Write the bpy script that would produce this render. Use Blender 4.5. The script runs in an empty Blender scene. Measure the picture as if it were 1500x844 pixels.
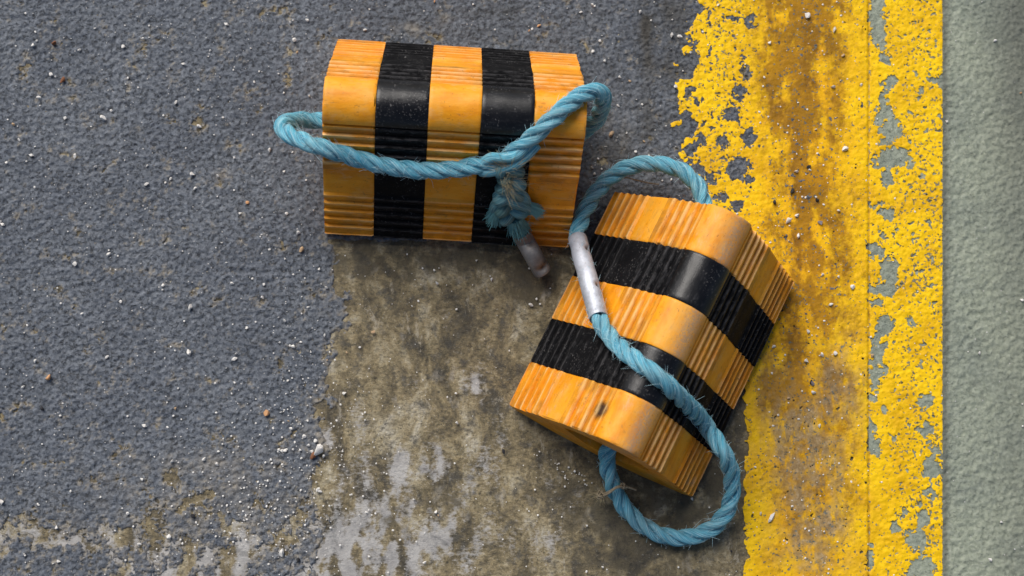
import bpy, math, random
import numpy as np
from mathutils import Vector, Matrix
random.seed(7); rng = np.random.default_rng(7)
S = bpy.context.scene

# ------------------------------------------------------------------ camera
FPX, CH = 2300.8, 1.5939
# direction of "down" in the picture is towards its lower left
_d = np.array([-136.75, -383.91, -FPX]); _d /= np.linalg.norm(_d); _z = -_d
_x = np.array([1, 0, 0.]) - _z[0] * _z; _x /= np.linalg.norm(_x); _y = np.cross(_z, _x)
RC = np.array([_x, _y, _z])
_f = RC @ np.array([0, 0, -1.]); CAM = -_f * CH / (-_f[2])
cam = bpy.data.cameras.new('camera'); co = bpy.data.objects.new('camera', cam); S.collection.objects.link(co)
co.matrix_world = Matrix.Translation(CAM.tolist()) @ Matrix(RC.tolist()).to_4x4()
cam.sensor_width = 36; cam.lens = 36 * FPX / 1500; cam.clip_end = 50; cam.clip_start = .05
cam.dof.use_dof = True; cam.dof.focus_distance = 1.56; cam.dof.aperture_fstop = 4.5
S.camera = co

# ------------------------------------------------------------------ light
EL, AZ = math.radians(46), math.radians(-30)     # sun height; compass angle from +Y (picture top), negative = towards the left
w = bpy.data.worlds.new("World"); S.world = w; w.use_nodes = True
nt = w.node_tree; bgn = nt.nodes['Background']
sky = nt.nodes.new('ShaderNodeTexSky'); sky.sky_type = 'NISHITA'; sky.sun_disc = False
sky.sun_elevation = EL; sky.sun_rotation = AZ; sky.air_density = 1.0; sky.dust_density = 3.0
nt.links.new(sky.outputs[0], bgn.inputs[0]); bgn.inputs[1].default_value = .055
sl = bpy.data.lights.new('sun', 'SUN'); sl.energy = 2.3; sl.angle = math.radians(42); sl.color = (1, .965, .92)
so = bpy.data.objects.new('sun', sl); S.collection.objects.link(so)
sd = Vector((math.cos(EL) * math.sin(AZ), math.cos(EL) * math.cos(AZ), math.sin(EL)))
so.rotation_euler = sd.to_track_quat('Z', 'Y').to_euler(); so.location = sd * 5
S.view_settings.view_transform = 'Standard'; S.view_settings.look = 'None'; S.view_settings.exposure = 0.62
S.render.engine = 'CYCLES'

# ------------------------------------------------------------------ helpers
def ray(px, py, z):
    d = RC @ np.array([(px - 750) / FPX, -(py - 422) / FPX, -1.])
    t = (z - CAM[2]) / d[2]
    return CAM + t * d
def to_px(X, Y):                               # ground points -> photograph pixels
    P = np.stack([X, Y, np.zeros_like(X)], -1) - CAM
    c = P @ RC
    return 750 + FPX * c[..., 0] / -c[..., 2], 422 - FPX * c[..., 1] / -c[..., 2]

_perm = rng.permutation(4096); _gr = rng.normal(size=(4096, 2)); _gr /= np.linalg.norm(_gr, axis=1)[:, None]
def perlin(x, y):
    xi = np.floor(x).astype(np.int64); yi = np.floor(y).astype(np.int64); xf = x - xi; yf = y - yi
    u = xf ** 3 * (xf * (xf * 6 - 15) + 10); v = yf ** 3 * (yf * (yf * 6 - 15) + 10)
    def g(ix, iy, dx, dy):
        h = _gr[_perm[(ix + _perm[iy & 4095]) & 4095]]
        return h[..., 0] * dx + h[..., 1] * dy
    a = g(xi, yi, xf, yf); b = g(xi + 1, yi, xf - 1, yf); c = g(xi, yi + 1, xf, yf - 1); d = g(xi + 1, yi + 1, xf - 1, yf - 1)
    return (a + u * (b - a)) * (1 - v) + (c + u * (d - c)) * v
def fbm(X, Y, s, o=3, seed=0., gain=.5):
    r = 0; a = 1
    for k in range(o):
        r = r + a * perlin(X / s + seed * 17.3 + k * 31.7, Y / s + seed * 9.1 + k * 11.9); a *= gain; s *= .5
    return r
def sstep(a, b, x):
    t = np.clip((x - a) / (b - a), 0, 1); return t * t * (3 - 2 * t)

def link(name, me, mat=None, parent=None):
    o = bpy.data.objects.new(name, me); S.collection.objects.link(o)
    if parent: o.parent = parent
    if mat:
        me.materials.clear(); me.materials.append(mat)
    return o
def mesh(name, V, F, smooth=True):
    me = bpy.data.meshes.new(name); me.from_pydata([tuple(v) for v in V], [], [tuple(f) for f in F])
    if smooth: me.shade_smooth()
    me.update(); return me
def empty(name, label, cat, loc=(0, 0, 0), group=None):
    o = bpy.data.objects.new(name, None); S.collection.objects.link(o); o.location = loc; o.empty_display_size = .02
    o['label'] = label; o['category'] = cat
    if group: o['group'] = group
    return o

class NT:
    def __init__(s, name):
        s.m = bpy.data.materials.new(name); s.m.use_nodes = True; s.t = s.m.node_tree
        s.b = s.t.nodes['Principled BSDF']
    def n(s, ty, **k):
        n = s.t.nodes.new('ShaderNode' + ty)
        for a, v in k.items():
            if a.startswith('i_'):
                key = a[2:]; key = int(key) if key.isdigit() else key.replace('_', ' ')
                if hasattr(v, 'is_output'): s.t.links.new(v, n.inputs[key])
                else: n.inputs[key].default_value = v
            else: setattr(n, a, v)
        return n
    def coord(s, scale=(1, 1, 1), kind='Object', loc=(0, 0, 0)):
        tc = s.n('TexCoord'); return s.n('Mapping', i_Vector=tc.outputs[kind], i_Scale=scale, i_Location=loc).outputs[0]
    def noise(s, vec, sc, det=4, rough=.55, dist=0., w=None):
        k = dict(i_Vector=vec, i_Scale=sc, i_Detail=det, i_Roughness=rough, i_Distortion=dist)
        n = s.n('TexNoise', noise_dimensions='4D' if w is not None else '3D')
        for a, v in k.items():
            key = a[2:]
            if hasattr(v, 'is_output'): s.t.links.new(v, n.inputs[key])
            else: n.inputs[key].default_value = v
        if w is not None: s.t.links.new(w, n.inputs['W'])
        return n.outputs[0]
    def vor(s, vec, sc, feat='F1', rnd=1.):
        n = s.n('TexVoronoi', feature=feat, i_Vector=vec, i_Scale=sc, i_Randomness=rnd); return n
    def ramp(s, fac, stops, interp='LINEAR'):
        r = s.n('ValToRGB'); s.t.links.new(fac, r.inputs[0]); cr = r.color_ramp; cr.interpolation = interp
        while len(cr.elements) < len(stops): cr.elements.new(.5)
        for e, (p, c) in zip(cr.elements, stops):
            e.position = p; e.color = (c, c, c, 1) if isinstance(c, (int, float)) else (*c, 1)
        return r.outputs[0]
    def mix(s, fac, a, b, mode='MIX'):
        n = s.n('Mix', data_type='RGBA', blend_type=mode)
        for ii, v in ((0, fac), (6, a), (7, b)):
            sock = n.inputs[ii]
            if hasattr(v, 'is_output'): s.t.links.new(v, sock)
            elif isinstance(v, (int, float)): sock.default_value = v if ii == 0 else (v, v, v, 1)
            else: sock.default_value = (*v, 1)
        return n.outputs[2]
    def math(s, op, a, b=0., clamp=False):
        n = s.n('Math', operation=op, use_clamp=clamp)
        for i, v in enumerate((a, b)):
            if hasattr(v, 'is_output'): s.t.links.new(v, n.inputs[i])
            else: n.inputs[i].default_value = v
        return n.outputs[0]
    def attr(s, name):
        return s.n('Attribute', attribute_name=name).outputs['Fac']
    def out(s, col=None, rough=None, bump=None, dist=.001, strength=1., **k):
        for key, v in (('Base Color', col), ('Roughness', rough)):
            if v is None: continue
            if hasattr(v, 'is_output'): s.t.links.new(v, s.b.inputs[key])
            elif isinstance(v, (int, float)): s.b.inputs[key].default_value = v
            else: s.b.inputs[key].default_value = (*v, 1)
        if bump is not None:
            bn = s.n('Bump', i_Strength=strength, i_Distance=dist, i_Height=bump); s.t.links.new(bn.outputs[0], s.b.inputs['Normal'])
        for a, v in k.items(): s.b.inputs[a.replace('_', ' ')].default_value = v
        return s.m

# ------------------------------------------------------------------ floor materials
def coat_mat(name, dark, mid, light, beige, green=False):
    t = NT(name); c = t.coord()
    big = t.noise(c, 9, 4, .6); fine = t.noise(c, 330, 4, .65); f2 = t.noise(c, 800, 3, .6); med = t.noise(c, 45, 4, .6)
    col = t.ramp(fine, [(.30, dark), (.50, mid), (.72, light)])
    col = t.mix(t.ramp(big, [(.42, .0), (.60, .8)]), col, t.mix(1., col, (.74, .76, .80), 'MULTIPLY'))
    col = t.mix(t.ramp(med, [(.62, 0.), (.76, .18)]), col, beige)
    v = t.vor(c, 420); rnd = v.outputs['Color']
    # pits: small dark holes in the coating
    pit = t.ramp(t.noise(c, 300, 3, .7, w=None), [(.38, 1.), (.44, 0.)])
    col = t.mix(t.math('MULTIPLY', pit, .62 if not green else .16), col, tuple(x * .22 for x in dark))
    # pale mineral flecks
    sep = t.n('SeparateColor', i_0=rnd)
    fl = t.math('MULTIPLY', t.math('GREATER_THAN', sep.outputs[0], .985 if not green else .994), t.math('LESS_THAN', v.outputs['Distance'], .30))
    col = t.mix(t.math('MULTIPLY', fl, .8), col, (.55, .53, .50))
    col = t.mix(t.attr('wear'), col, beige)
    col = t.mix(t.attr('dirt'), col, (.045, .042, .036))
    h = t.math('ADD', t.math('MULTIPLY', fine, 1.), t.math('MULTIPLY', f2, .15)); h = t.math('SUBTRACT', h, t.math('MULTIPLY', pit, .5))
    return t.out(col, t.ramp(med, [(.3, .62), (.7, .82)]), h, .0012 if not green else .0007, 1.)
M_grey = coat_mat('grey_floor_coating', (.048, .056, .068), (.108, .122, .144), (.195, .216, .248), (.26, .235, .195))
M_green = coat_mat('green_grey_coating', (.205, .232, .172), (.272, .300, .228), (.33, .358, .284), (.27, .27, .22), True)

def concrete_mat():
    t = NT('bare_concrete'); c = t.coord(); cs = t.coord((1.35, .85, 1))
    a = t.noise(cs, 20, 9, .72, .5); b = t.noise(c, 60, 6, .65); f = t.noise(c, 300, 4, .75); g = t.noise(cs, 32, 5, .6, .2)
    col = t.ramp(a, [(.37, (.058, .050, .034)), (.45, (.130, .104, .057)), (.52, (.235, .188, .102)), (.59, (.33, .282, .180)), (.67, (.45, .415, .33))])
    col = t.mix(t.ramp(b, [(.36, .8), (.47, 0.)]), col, (.062, .058, .048))
    e = t.noise(t.coord((1, 1.6, 1)), 170, 5, .75)
    col = t.mix(t.ramp(e, [(.36, .85), (.50, 0.)]), col, t.mix(1., col, (.42, .40, .36), 'MULTIPLY'))
    col = t.mix(t.ramp(e, [(.54, 0.), (.68, .6)]), col, t.mix(1., col, (1.7, 1.62, 1.5), 'MULTIPLY'))
    col = t.mix(t.ramp(g, [(.60, 0.), (.72, .55)]), col, (.40, .375, .33))
    col = t.mix(t.ramp(f, [(.34, .85), (.44, 0.)]), col, (.035, .032, .024))
    col = t.mix(t.ramp(f, [(.60, 0.), (.70, .6)]), col, (.45, .42, .35))
    pn = t.ramp(t.math('ADD', t.math('MULTIPLY', t.attr('pale'), .75), t.math('MULTIPLY', t.math('SUBTRACT', e, .5), 1.3)), [(.22, 0.), (.50, .9)])
    col = t.mix(pn, col, t.ramp(b, [(.3, (.235, .228, .225)), (.6, (.44, .43, .415))]))
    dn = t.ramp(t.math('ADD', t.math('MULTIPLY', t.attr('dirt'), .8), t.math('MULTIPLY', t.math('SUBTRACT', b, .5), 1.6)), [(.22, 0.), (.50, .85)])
    bl2 = t.ramp(t.noise(c, 38, 8, .75, .6), [(.56, 0.), (.60, .55)])
    col = t.mix(bl2, col, t.mix(1., col, (.48, .50, .50), 'MULTIPLY'))
    bl3 = t.ramp(t.noise(t.coord((1.5, .7, 1), loc=(3, 1, 0)), 30, 8, .78, .4), [(.60, 0.), (.64, .6)])
    col = t.mix(bl3, col, (.40, .36, .28))
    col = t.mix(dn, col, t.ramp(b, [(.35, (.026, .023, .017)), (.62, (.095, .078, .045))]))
    h = t.math('ADD', t.math('MULTIPLY', e, 1.), f)
    return t.out(col, t.ramp(g, [(.3, .6), (.7, .85)]), h, .0012, .9)
M_conc = concrete_mat()

def yellow_mat():
    t = NT('worn_yellow_line_paint'); c = t.coord(); cs = t.coord((1.5, .6, 1))
    a = t.noise(c, 26, 5, .6); f = t.noise(c, 260, 4, .65); g = t.noise(cs, 90, 5, .65, .3); sp = t.noise(c, 480, 2, .6)
    col = t.ramp(a, [(.32, (.66, .37, .002)), (.52, (.82, .50, .002)), (.7, (.88, .56, .004))])
    col = t.mix(t.math('MULTIPLY', t.attr('gold'), .85), col, t.mix(1., col, (.90, .74, 1.), 'MULTIPLY'))
    # grime in the trodden middle of the line
    d = t.attr('dirt')
    gn = t.math('ADD', t.math('MULTIPLY', t.math('SUBTRACT', t.noise(c, 120, 6, .78, .3), .5), 2.4), t.math('MULTIPLY', t.math('SUBTRACT', g, .5), .8))
    dn = t.math('MULTIPLY', t.ramp(t.math('ADD', t.math('MULTIPLY', d, 1.), gn), [(.12, 0.), (.85, 1.)]), t.ramp(d, [(.02, 0.), (.22, .88)]))
    col = t.mix(dn, col, t.ramp(a, [(.35, (.15, .066, .004)), (.65, (.37, .170, .004))]))
    wn = t.math('MULTIPLY', t.attr('wear'), t.ramp(g, [(.36, .10), (.50, .85)]), True)
    col = t.mix(wn, col, t.ramp(f, [(.3, (.17, .115, .055)), (.55, (.30, .215, .115)), (.72, (.42, .33, .21))]))
    # specks where the paint has lifted off the lows of the coating
    k = t.math('SUBTRACT', .425, t.math('MULTIPLY', t.attr('speck'), .10))
    sk = t.math('MULTIPLY', t.math('LESS_THAN', t.noise(c, 300, 3, .6), t.math('SUBTRACT', .36, t.math('MULTIPLY', t.attr('speck'), -.085))), 1.)
    col = t.mix(t.math('MULTIPLY', sk, .92), col, t.ramp(f, [(.4, (.075, .085, .075)), (.6, (.16, .175, .155))]))
    col = t.mix(t.ramp(sp, [(.24, .9), (.30, 0.)]), col, (.03, .022, .012))
    h = t.math('SUBTRACT', t.math('ADD', f, t.math('MULTIPLY', sp, .3)), t.math('MULTIPLY', sk, .7))
    return t.out(col, t.ramp(a, [(.3, .55), (.7, .75)]), h, .0008, .8, Specular_IOR_Level=.22)
M_yel = yellow_mat()

# ------------------------------------------------------------------ floor sheets
def axis(lo, hi, step, far):
    a = np.arange(lo, hi + step * .5, step); l = []; d = step
    x = lo
    while x > -far: d = min(d * 1.35, .25); x -= d; l.append(x)
    r = []; d = step; x = hi
    while x < far: d = min(d * 1.35, .25); x += d; r.append(x)
    return np.array(l[::-1] + a.tolist() + r)
def lumps(X, Y):                               # relief of the sprayed coating, metres
    f = fbm(X, Y * 1.15, .0066, 3, 1, .62)
    return .0018 * f + .0004 * fbm(X, Y, .06, 2, 2)
def sheet(name, mat, xs, ys, field, height, attrs, base=0., taper=.0025):
    X, Y = np.meshgrid(xs, ys); nx, ny = len(xs), len(ys)
    Fv = field(X, Y) if field is not None else np.ones_like(X)
    Z = height(X, Y, Fv); A = {k: np.clip(f(X, Y), 0, 1) for k, f in attrs.items()}
    P = np.stack([X, Y, Z], -1).reshape(-1, 3); Ff = Fv.ravel(); AA = {k: v.ravel() for k, v in A.items()}
    I = (np.arange(ny - 1)[:, None] * nx + np.arange(nx - 1)[None]).ravel()
    Q = np.stack([I, I + 1, I + 1 + nx, I + nx], 1); ins = Ff[Q] > 0; cnt = ins.sum(1)
    full = Q[cnt == 4]; part = Q[(cnt > 0) & (cnt < 4)]
    newP = []; newA = {k: [] for k in AA}; ed = {}; polys = []; n0 = len(P)
    def cutv(a, b):
        key = (a, b) if a < b else (b, a)
        if key in ed: return ed[key]
        a, b = key; t = Ff[a] / (Ff[a] - Ff[b]); newP.append(P[a] + t * (P[b] - P[a]))
        for k in AA: newA[k].append(AA[k][a] + t * (AA[k][b] - AA[k][a]))
        ed[key] = n0 + len(newP) - 1; return ed[key]
    for q in part.tolist():
        pl = []
        for i in range(4):
            a, b = q[i], q[(i + 1) % 4]; fa, fb = Ff[a] > 0, Ff[b] > 0
            if fa: pl.append(a)
            if fa != fb: pl.append(cutv(a, b))
        if len(pl) > 2: polys.append(pl)
    if newP:
        P = np.concatenate([P, np.array(newP)]); AA = {k: np.concatenate([AA[k], np.array(newA[k])]) for k in AA}
    # drop unused
    used = np.zeros(len(P), bool); used[full.ravel()] = True
    for pl in polys: used[pl] = True
    remap = np.cumsum(used) - 1
    loops = [remap[full.ravel()]] + [remap[np.array(pl)] for pl in polys]
    tot = np.concatenate([np.full(len(full), 4), np.array([len(p) for p in polys], int)]).astype(np.int32)
    lv = np.concatenate(loops).astype(np.int32); P = P[used]
    me = bpy.data.meshes.new(name); me.vertices.add(len(P)); me.vertices.foreach_set('co', P.astype(np.float32).ravel())
    me.loops.add(len(lv)); me.loops.foreach_set('vertex_index', lv)
    me.polygons.add(len(tot)); me.polygons.foreach_set('loop_start', np.concatenate([[0], np.cumsum(tot)[:-1]]).astype(np.int32)); me.polygons.foreach_set('loop_total', tot)
    me.update(calc_edges=True); me.validate()
    for k, v in AA.items():
        at = me.attributes.new(k, 'FLOAT', 'POINT'); at.data.foreach_set('value', v[used].astype(np.float32))
    me.shade_smooth(); o = link(name, me, mat); o['kind'] = 'structure'; return o

def gauss(PX, PY, items):
    r = 0
    for (cx, cy, rx, ry, a) in items: r = r + a * np.exp(-((PX - cx) / rx) ** 2 - ((PY - cy) / ry) ** 2)
    return r
def chips(PX, PY, items, wob):                 # signed field in px: >0 outside every chip
    r = np.full(PX.shape, 60.)
    for (cx, cy, rx, ry) in items:
        if cx < 1150: rx, ry = rx * .85, ry * .85
        d = (np.sqrt(((PX - cx) / rx) ** 2 + ((PY - cy) / ry) ** 2) - 1) * min(rx, ry)
        r = np.minimum(r, d)
    return r + wob
FX0, FX1, FY0, FY1, ST = -.60, .62, -.37, .42, .0011
# borders in photograph pixels, as a function of the row
def bl(PY, tab):
    t = np.array(tab); return np.interp(PY, t[:, 0], t[:, 1])
YL = [(-200, 1008), (0, 1014), (150, 1010), (250, 1016), (330, 1050), (420, 1075), (560, 1092), (844, 1090), (1200, 1088)]
CL = [(330, 485), (420, 497), (480, 502), (540, 478), (600, 470), (650, 482), (700, 470), (750, 474), (800, 470), (900, 462), (1200, 450)]
CHIP = [(1286, 35, 12, 34), (1296, 92, 8, 8), (1298, 119, 11, 11), (1291, 165, 10, 30), (1302, 190, 18, 22), (1308, 234, 28, 17), (1298, 258, 8, 11),
        (1291, 303, 10, 8), (1299, 316, 12, 10), (1303, 343, 15, 8), (1283, 368, 9, 11), (1300, 398, 14, 22), (1348, 134, 9, 10), (1368, 119, 9, 6),
        (1097, 30, 6, 12), (1072, 27, 11, 5), (1092, 104, 7, 17), (1084, 139, 11, 13), (1068, 170, 19, 12), (1099, 200, 12, 16), (1058, 207, 10, 13),
        (1018, 84, 6, 15), (1079, 247, 19, 18), (1096, 268, 8, 11), (1080, 301, 9, 8), (1026, 205, 9, 9), (1030, 14, 15, 7), (1040, 262, 10, 14), (1060, 288, 12, 8),
        (1301, 425, 17, 8), (1284, 443, 10, 9), (1294, 478, 14, 14), (1337, 473, 5, 6), (1287, 518, 12, 20), (1294, 538, 6, 9), (1279, 561, 5, 11),
        (1354, 593, 11, 9), (1297, 601, 4, 4), (1359, 626, 14, 10), (1282, 651, 11, 14), (1302, 646, 9, 5), (1277, 633, 5, 9), (1364, 686, 14, 24),
        (1362, 716, 8, 11), (1354, 752, 9, 12), (1322, 752, 6, 8), (1337, 792, 16, 13), (1347, 834, 19, 15), (1277, 817, 5, 13), (1312, 774, 4, 4)]
def yel_field(X, Y):
    PX, PY = to_px(X, Y); w1 = fbm(X, Y, .022, 4, 5, .6); w2 = fbm(X, Y, .007, 2, 6)
    aa = 1 - .75 * sstep(480, 560, PY); L = PX - (bl(PY, YL) + aa * (38 * w1 + 6 * w2) + 5 * w2 * (1 - aa)); Rr = 1379.5 - PX + 1.5 * w2
    w3 = fbm(X, Y, .0032, 3, 33, .8); ch = chips(PX, PY, CHIP, np.where(PX < 1150, 6, 12) * w1 + 9 * w2 + 6 * w3)
    # small random chips, thicker near the left rim and on the right lane
    dens = gauss(PX, 0 * PY, [(1040, 0, 45, 1, .60), (1345, 0, 42, 1, .55)]) * np.where(PX < 1200, (PY < 420), 1)
    sm = fbm(X, Y, .0085, 3, 9, .6); sml = (.62 - .42 * dens - sm) * 14 + 4 * w3
    return np.minimum(np.minimum(np.minimum(L, Rr), ch), sml)
def conc_open(X, Y):                           # >0 where the grey coating is still there
    PX, PY = to_px(X, Y); w1 = fbm(X, Y, .03, 4, 3, .6); w2 = fbm(X, Y, .008, 3, 4)
    left = bl(PY, CL) - PX + 26 * w1 + 10 * w2 + 5 * fbm(X, Y, .0035, 2, 35)
    top = 352 - PY + 10 * w1
    f = np.maximum(left, top)
    f = np.where(PX > 1060, np.maximum(f, 470 - PY), f)
    # worn-through patches low on the left
    bias = gauss(PX, PY, [(350, 800, 150, 60, .80), (470, 720, 50, 110, .55), (130, 800, 150, 40, .52), (240, 715, 90, 40, .45), (20, 770, 60, 50, .48), (300, 900, 300, 60, .9)])
    worn = (.80 - bias - fbm(X, Y, .030, 6, 8, .8)) * 30
    return np.minimum(f, worn)
def grey_field(X, Y):
    PX, PY = to_px(X, Y); return np.minimum(conc_open(X, Y), 1275 - PX)
def green_field(X, Y):
    PX, PY = to_px(X, Y); return PX - 1272
zero = lambda X, Y: 0 * X
def conc_pale(X, Y):
    PX, PY = to_px(X, Y); n = .55 + 1.1 * fbm(X * 1.6, Y * .8, .03, 4, 12, .6)
    return gauss(PX, PY, [(635, 680, 16, 34, .9), (588, 675, 14, 22, .7), (782, 570, 10, 30, .6), (690, 570, 14, 30, .7), (560, 780, 60, 70, .55), (480, 820, 60, 60, .7), (700, 560, 30, 70, .3), (715, 520, 8, 20, .7),
                          (800, 810, 40, 25, .35), (480, 640, 16, 20, .8), (330, 820, 220, 70, 1.0), (80, 800, 120, 50, .8), (760, 490, 8, 16, .4), (820, 740, 60, 60, .4), (560, 700, 70, 50, .55), (640, 800, 90, 50, .7), (700, 700, 60, 60, .45), (520, 600, 30, 60, .35), (600, 560, 40, 50, .25), (730, 640, 12, 30, .6), (655, 470, 10, 30, .35)]) * n
def conc_dirt_shade(X, Y):  # dirt blotches, plus shade painted below the level chock and beside the tilted one
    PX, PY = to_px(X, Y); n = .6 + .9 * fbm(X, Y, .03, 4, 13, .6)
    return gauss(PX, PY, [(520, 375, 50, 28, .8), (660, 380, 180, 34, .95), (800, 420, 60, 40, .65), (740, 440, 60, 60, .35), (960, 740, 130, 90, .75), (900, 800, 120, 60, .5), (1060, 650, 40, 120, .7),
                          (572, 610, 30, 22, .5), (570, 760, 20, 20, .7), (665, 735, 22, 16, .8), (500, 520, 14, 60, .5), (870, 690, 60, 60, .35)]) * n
xs = axis(FX0, FX1, ST, 3); ys = axis(FY0, FY1, ST, 3)
xc = axis(FX0, FX1, .0025, 3.2); yc = axis(FY0, FY1, .0025, 3.2)
sheet('concrete_floor', M_conc, xc, yc, None, lambda X, Y, F: .0004 * fbm(X, Y, .02, 4, 14), dict(pale=conc_pale, dirt=conc_dirt_shade))
def coat_h(X, Y, F):
    return .0001 + .0013 * sstep(0, 4, F) + lumps(X, Y) * sstep(-1, 5, F)
def grey_wear(X, Y):
    PX, PY = to_px(X, Y); n = fbm(X, Y, .02, 4, 15, .6)
    return gauss(PX, PY, [(600, 45, 20, 10, .7), (655, 25, 14, 16, .6), (326, 258, 12, 8, .5), (860, 250, 60, 60, .25), (330, 690, 120, 30, .4), (890, 200, 30, 30, .35), (470, 650, 25, 40, .5), (300, 760, 200, 60, .35)]) * (.5 + 1.4 * n) + 1. * sstep(17, 0, conc_open(X, Y)) * sstep(-.25, .25, fbm(X, Y, .006, 3, 19))
def grey_dirt_shade(X, Y):  # dirt, plus painted shade: strip left of the yellow line, band under the chock
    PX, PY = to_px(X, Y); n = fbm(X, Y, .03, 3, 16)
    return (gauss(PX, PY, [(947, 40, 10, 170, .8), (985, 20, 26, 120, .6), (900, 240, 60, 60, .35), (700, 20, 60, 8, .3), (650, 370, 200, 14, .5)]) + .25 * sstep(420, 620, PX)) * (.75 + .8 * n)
sheet('grey_floor', M_grey, xs[xs < .50], ys, grey_field, coat_h, dict(wear=grey_wear, dirt=grey_dirt_shade))
def green_dark(X, Y):  # darker along the paint edge and towards the far right
    PX, PY = to_px(X, Y); return gauss(PX, 0 * PY, [(1383, 0, 6, 1, .55), (1500, 0, 50, 1, .25)]) + .35 * gauss(PX, PY, [(1500, 0, 60, 300, 1)])
sheet('green_grey_floor', M_green, xs[xs > .30], ys, green_field, lambda X, Y, F: .0014 + np.where(to_px(X, Y)[0] > 1380, .0015, .0012) * fbm(X, Y, .0068, 3, 41, .55), dict(wear=zero, dirt=green_dark))
def yel_h(X, Y, F):
    PX, PY = to_px(X, Y)
    mid = gauss(PX, 0 * PY, [(1185, 0, 70, 1, 1.)])                      # trodden smooth in the middle
    z = .0018 + .0004 * sstep(1270, 1276, PX) + .0003 * sstep(0, 3, F) + lumps(X, Y) * (.55 - .33 * mid) + .0008 * sstep(1274, 1268, PX) * sstep(1225, 1262, PX)
    return z - .0010 * np.exp(-((PX - 1271.5) / 1.6) ** 2)
def yel_dirt(X, Y):
    PX, PY = to_px(X, Y); n = fbm(X * 1.5, Y * .7, .03, 4, 20, .6)
    g = gauss(PX, PY, [(1150, -20, 50, 110, 1.0), (1200, 30, 50, 120, .55), (1175, 200, 40, 110, .95), (1130, 120, 22, 60, .6), (1190, 330, 50, 90, .5), (1215, 420, 40, 90, .5), (1150, 440, 40, 50, .45),
                       (1130, 560, 30, 60, .6), (1200, 560, 60, 50, .45), (1180, 700, 60, 160, .35), (1240, 640, 20, 150, .25)])
    return g * (.8 + 1.3 * n) + gauss(PX, 0 * PY, [(1272, 0, 1.6, 1, .5)]) + .22 * gauss(PX, 0 * PY, [(1185, 0, 62, 1, 1)]) * (1 + 1.5 * n)
def yel_wear(X, Y):
    PX, PY = to_px(X, Y); n = fbm(X, Y, .025, 4, 21, .6)
    return gauss(PX, PY, [(1175, 640, 50, 70, 1.0), (1190, 780, 45, 110, .95), (1230, 560, 30, 60, .6), (1160, 610, 30, 30, .5), (1120, 540, 20, 30, .3)]) * (.9 + 1.6 * n)
def yel_speck(X, Y):
    PX, PY = to_px(X, Y); n = fbm(X, Y, .04, 3, 22)
    return gauss(PX, 0 * PY, [(1350, 0, 34, 1, .75), (1045, 0, 40, 1, .6), (1180, 0, 60, 1, .2)]) * (.8 + 1.6 * n)
sheet('yellow_line', M_yel, xs[(xs > .12) & (xs < .50)], ys, yel_field, yel_h, dict(gold=lambda X, Y: gauss(to_px(X, Y)[0], 0 * Y, [(1180, 0, 62, 1, 1.)]) * (.9 + fbm(X, Y, .03, 4, 24)), dirt=yel_dirt, wear=yel_wear, speck=yel_speck))

# ------------------------------------------------------------------ chocks
def side():
    S0, S1, S2, S3 = map(np.array, [(.1035, .013), (.0745, .063), (.0575, .095), (.0245, .1395)])
    pts = [(.0, .0), (.05, .0), (.094, .0), (.0985, .0015), (.1015, .0065), (.1035, .013)]
    def ribs(A, B, n, d):                      # little stairs: each tooth has its tip at the upper end
        out = []; t = (B - A) / np.linalg.norm(B - A); nrm = np.array([t[1], -t[0]])
        for k in range(n):
            a = A + (B - A) * k / n; b = A + (B - A) * (k + 1) / n; dd = d * (1 if k else .5)
            out += [a - nrm * dd + t * dd * .30, a - nrm * dd * .90 + t * dd * .62, a + (b - a) * .55 - nrm * d * .42, b - t * .0016 - nrm * .0003, b - t * .0004 + nrm * .0001, b + t * .0001 - nrm * .0005]
        return out, t, nrm
    q1, t1, n1 = ribs(S0, S1, 5, .0032); q2, t2, n2 = ribs(S2, S3, 5, .0032)
    pts += [tuple(p) for p in q1]
    pts += [tuple(S1 + (S2 - S1) * f - n1 * dp) for f, dp in ((.05, .0024), (.12, .0026), (.35, .0022), (.6, .0022), (.85, .0028), (.97, .0034))]
    pts += [tuple(p) for p in q2]
    pts += [tuple(S3 - n2 * .0030 + t2 * .0012), tuple(S3 - n2 * .0026 + t2 * .0030)]
    for k in range(0, 9):                      # rounded ridge
        a = math.radians(56 - 56 * k / 8) ; r = .0272
        pts.append((r * math.sin(a) + .0006, .1555 - r * 1.02 * (1 - math.cos(a)) + (-.0008 if k == 0 else 0)))
    return pts
HALF = side()
PROF = HALF[:-1] + [(0, HALF[-1][1])] + [(-x, z) for x, z in HALF[:-1][::-1]][:-1]
PROF = np.array(PROF)
HC, HW, HH = np.array([0, .064]), .046, .031
def env_z(v):                                  # height of the envelope at offset v
    v = abs(v); return float(np.interp(v, [0, .012, .0245, .0575, .0745, .1035, .1036], [.1555, .152, .1395, .095, .063, .013, 0]))
def chock_xf(pose):
    x, y, th, pit, rol, dz = pose
    return Matrix.Translation((x, y, dz)) @ Matrix.Rotation(th, 4, 'Z') @ Matrix.Rotation(pit, 4, 'Y') @ Matrix.Rotation(rol, 4, 'X')
POSE = [(-.0627, .1495, -.0472, 0, 0, .0015), (.1431, -.0574, 1.1108, -.0295, .0209, .0048)]
LEN = [.25, .2455]

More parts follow.
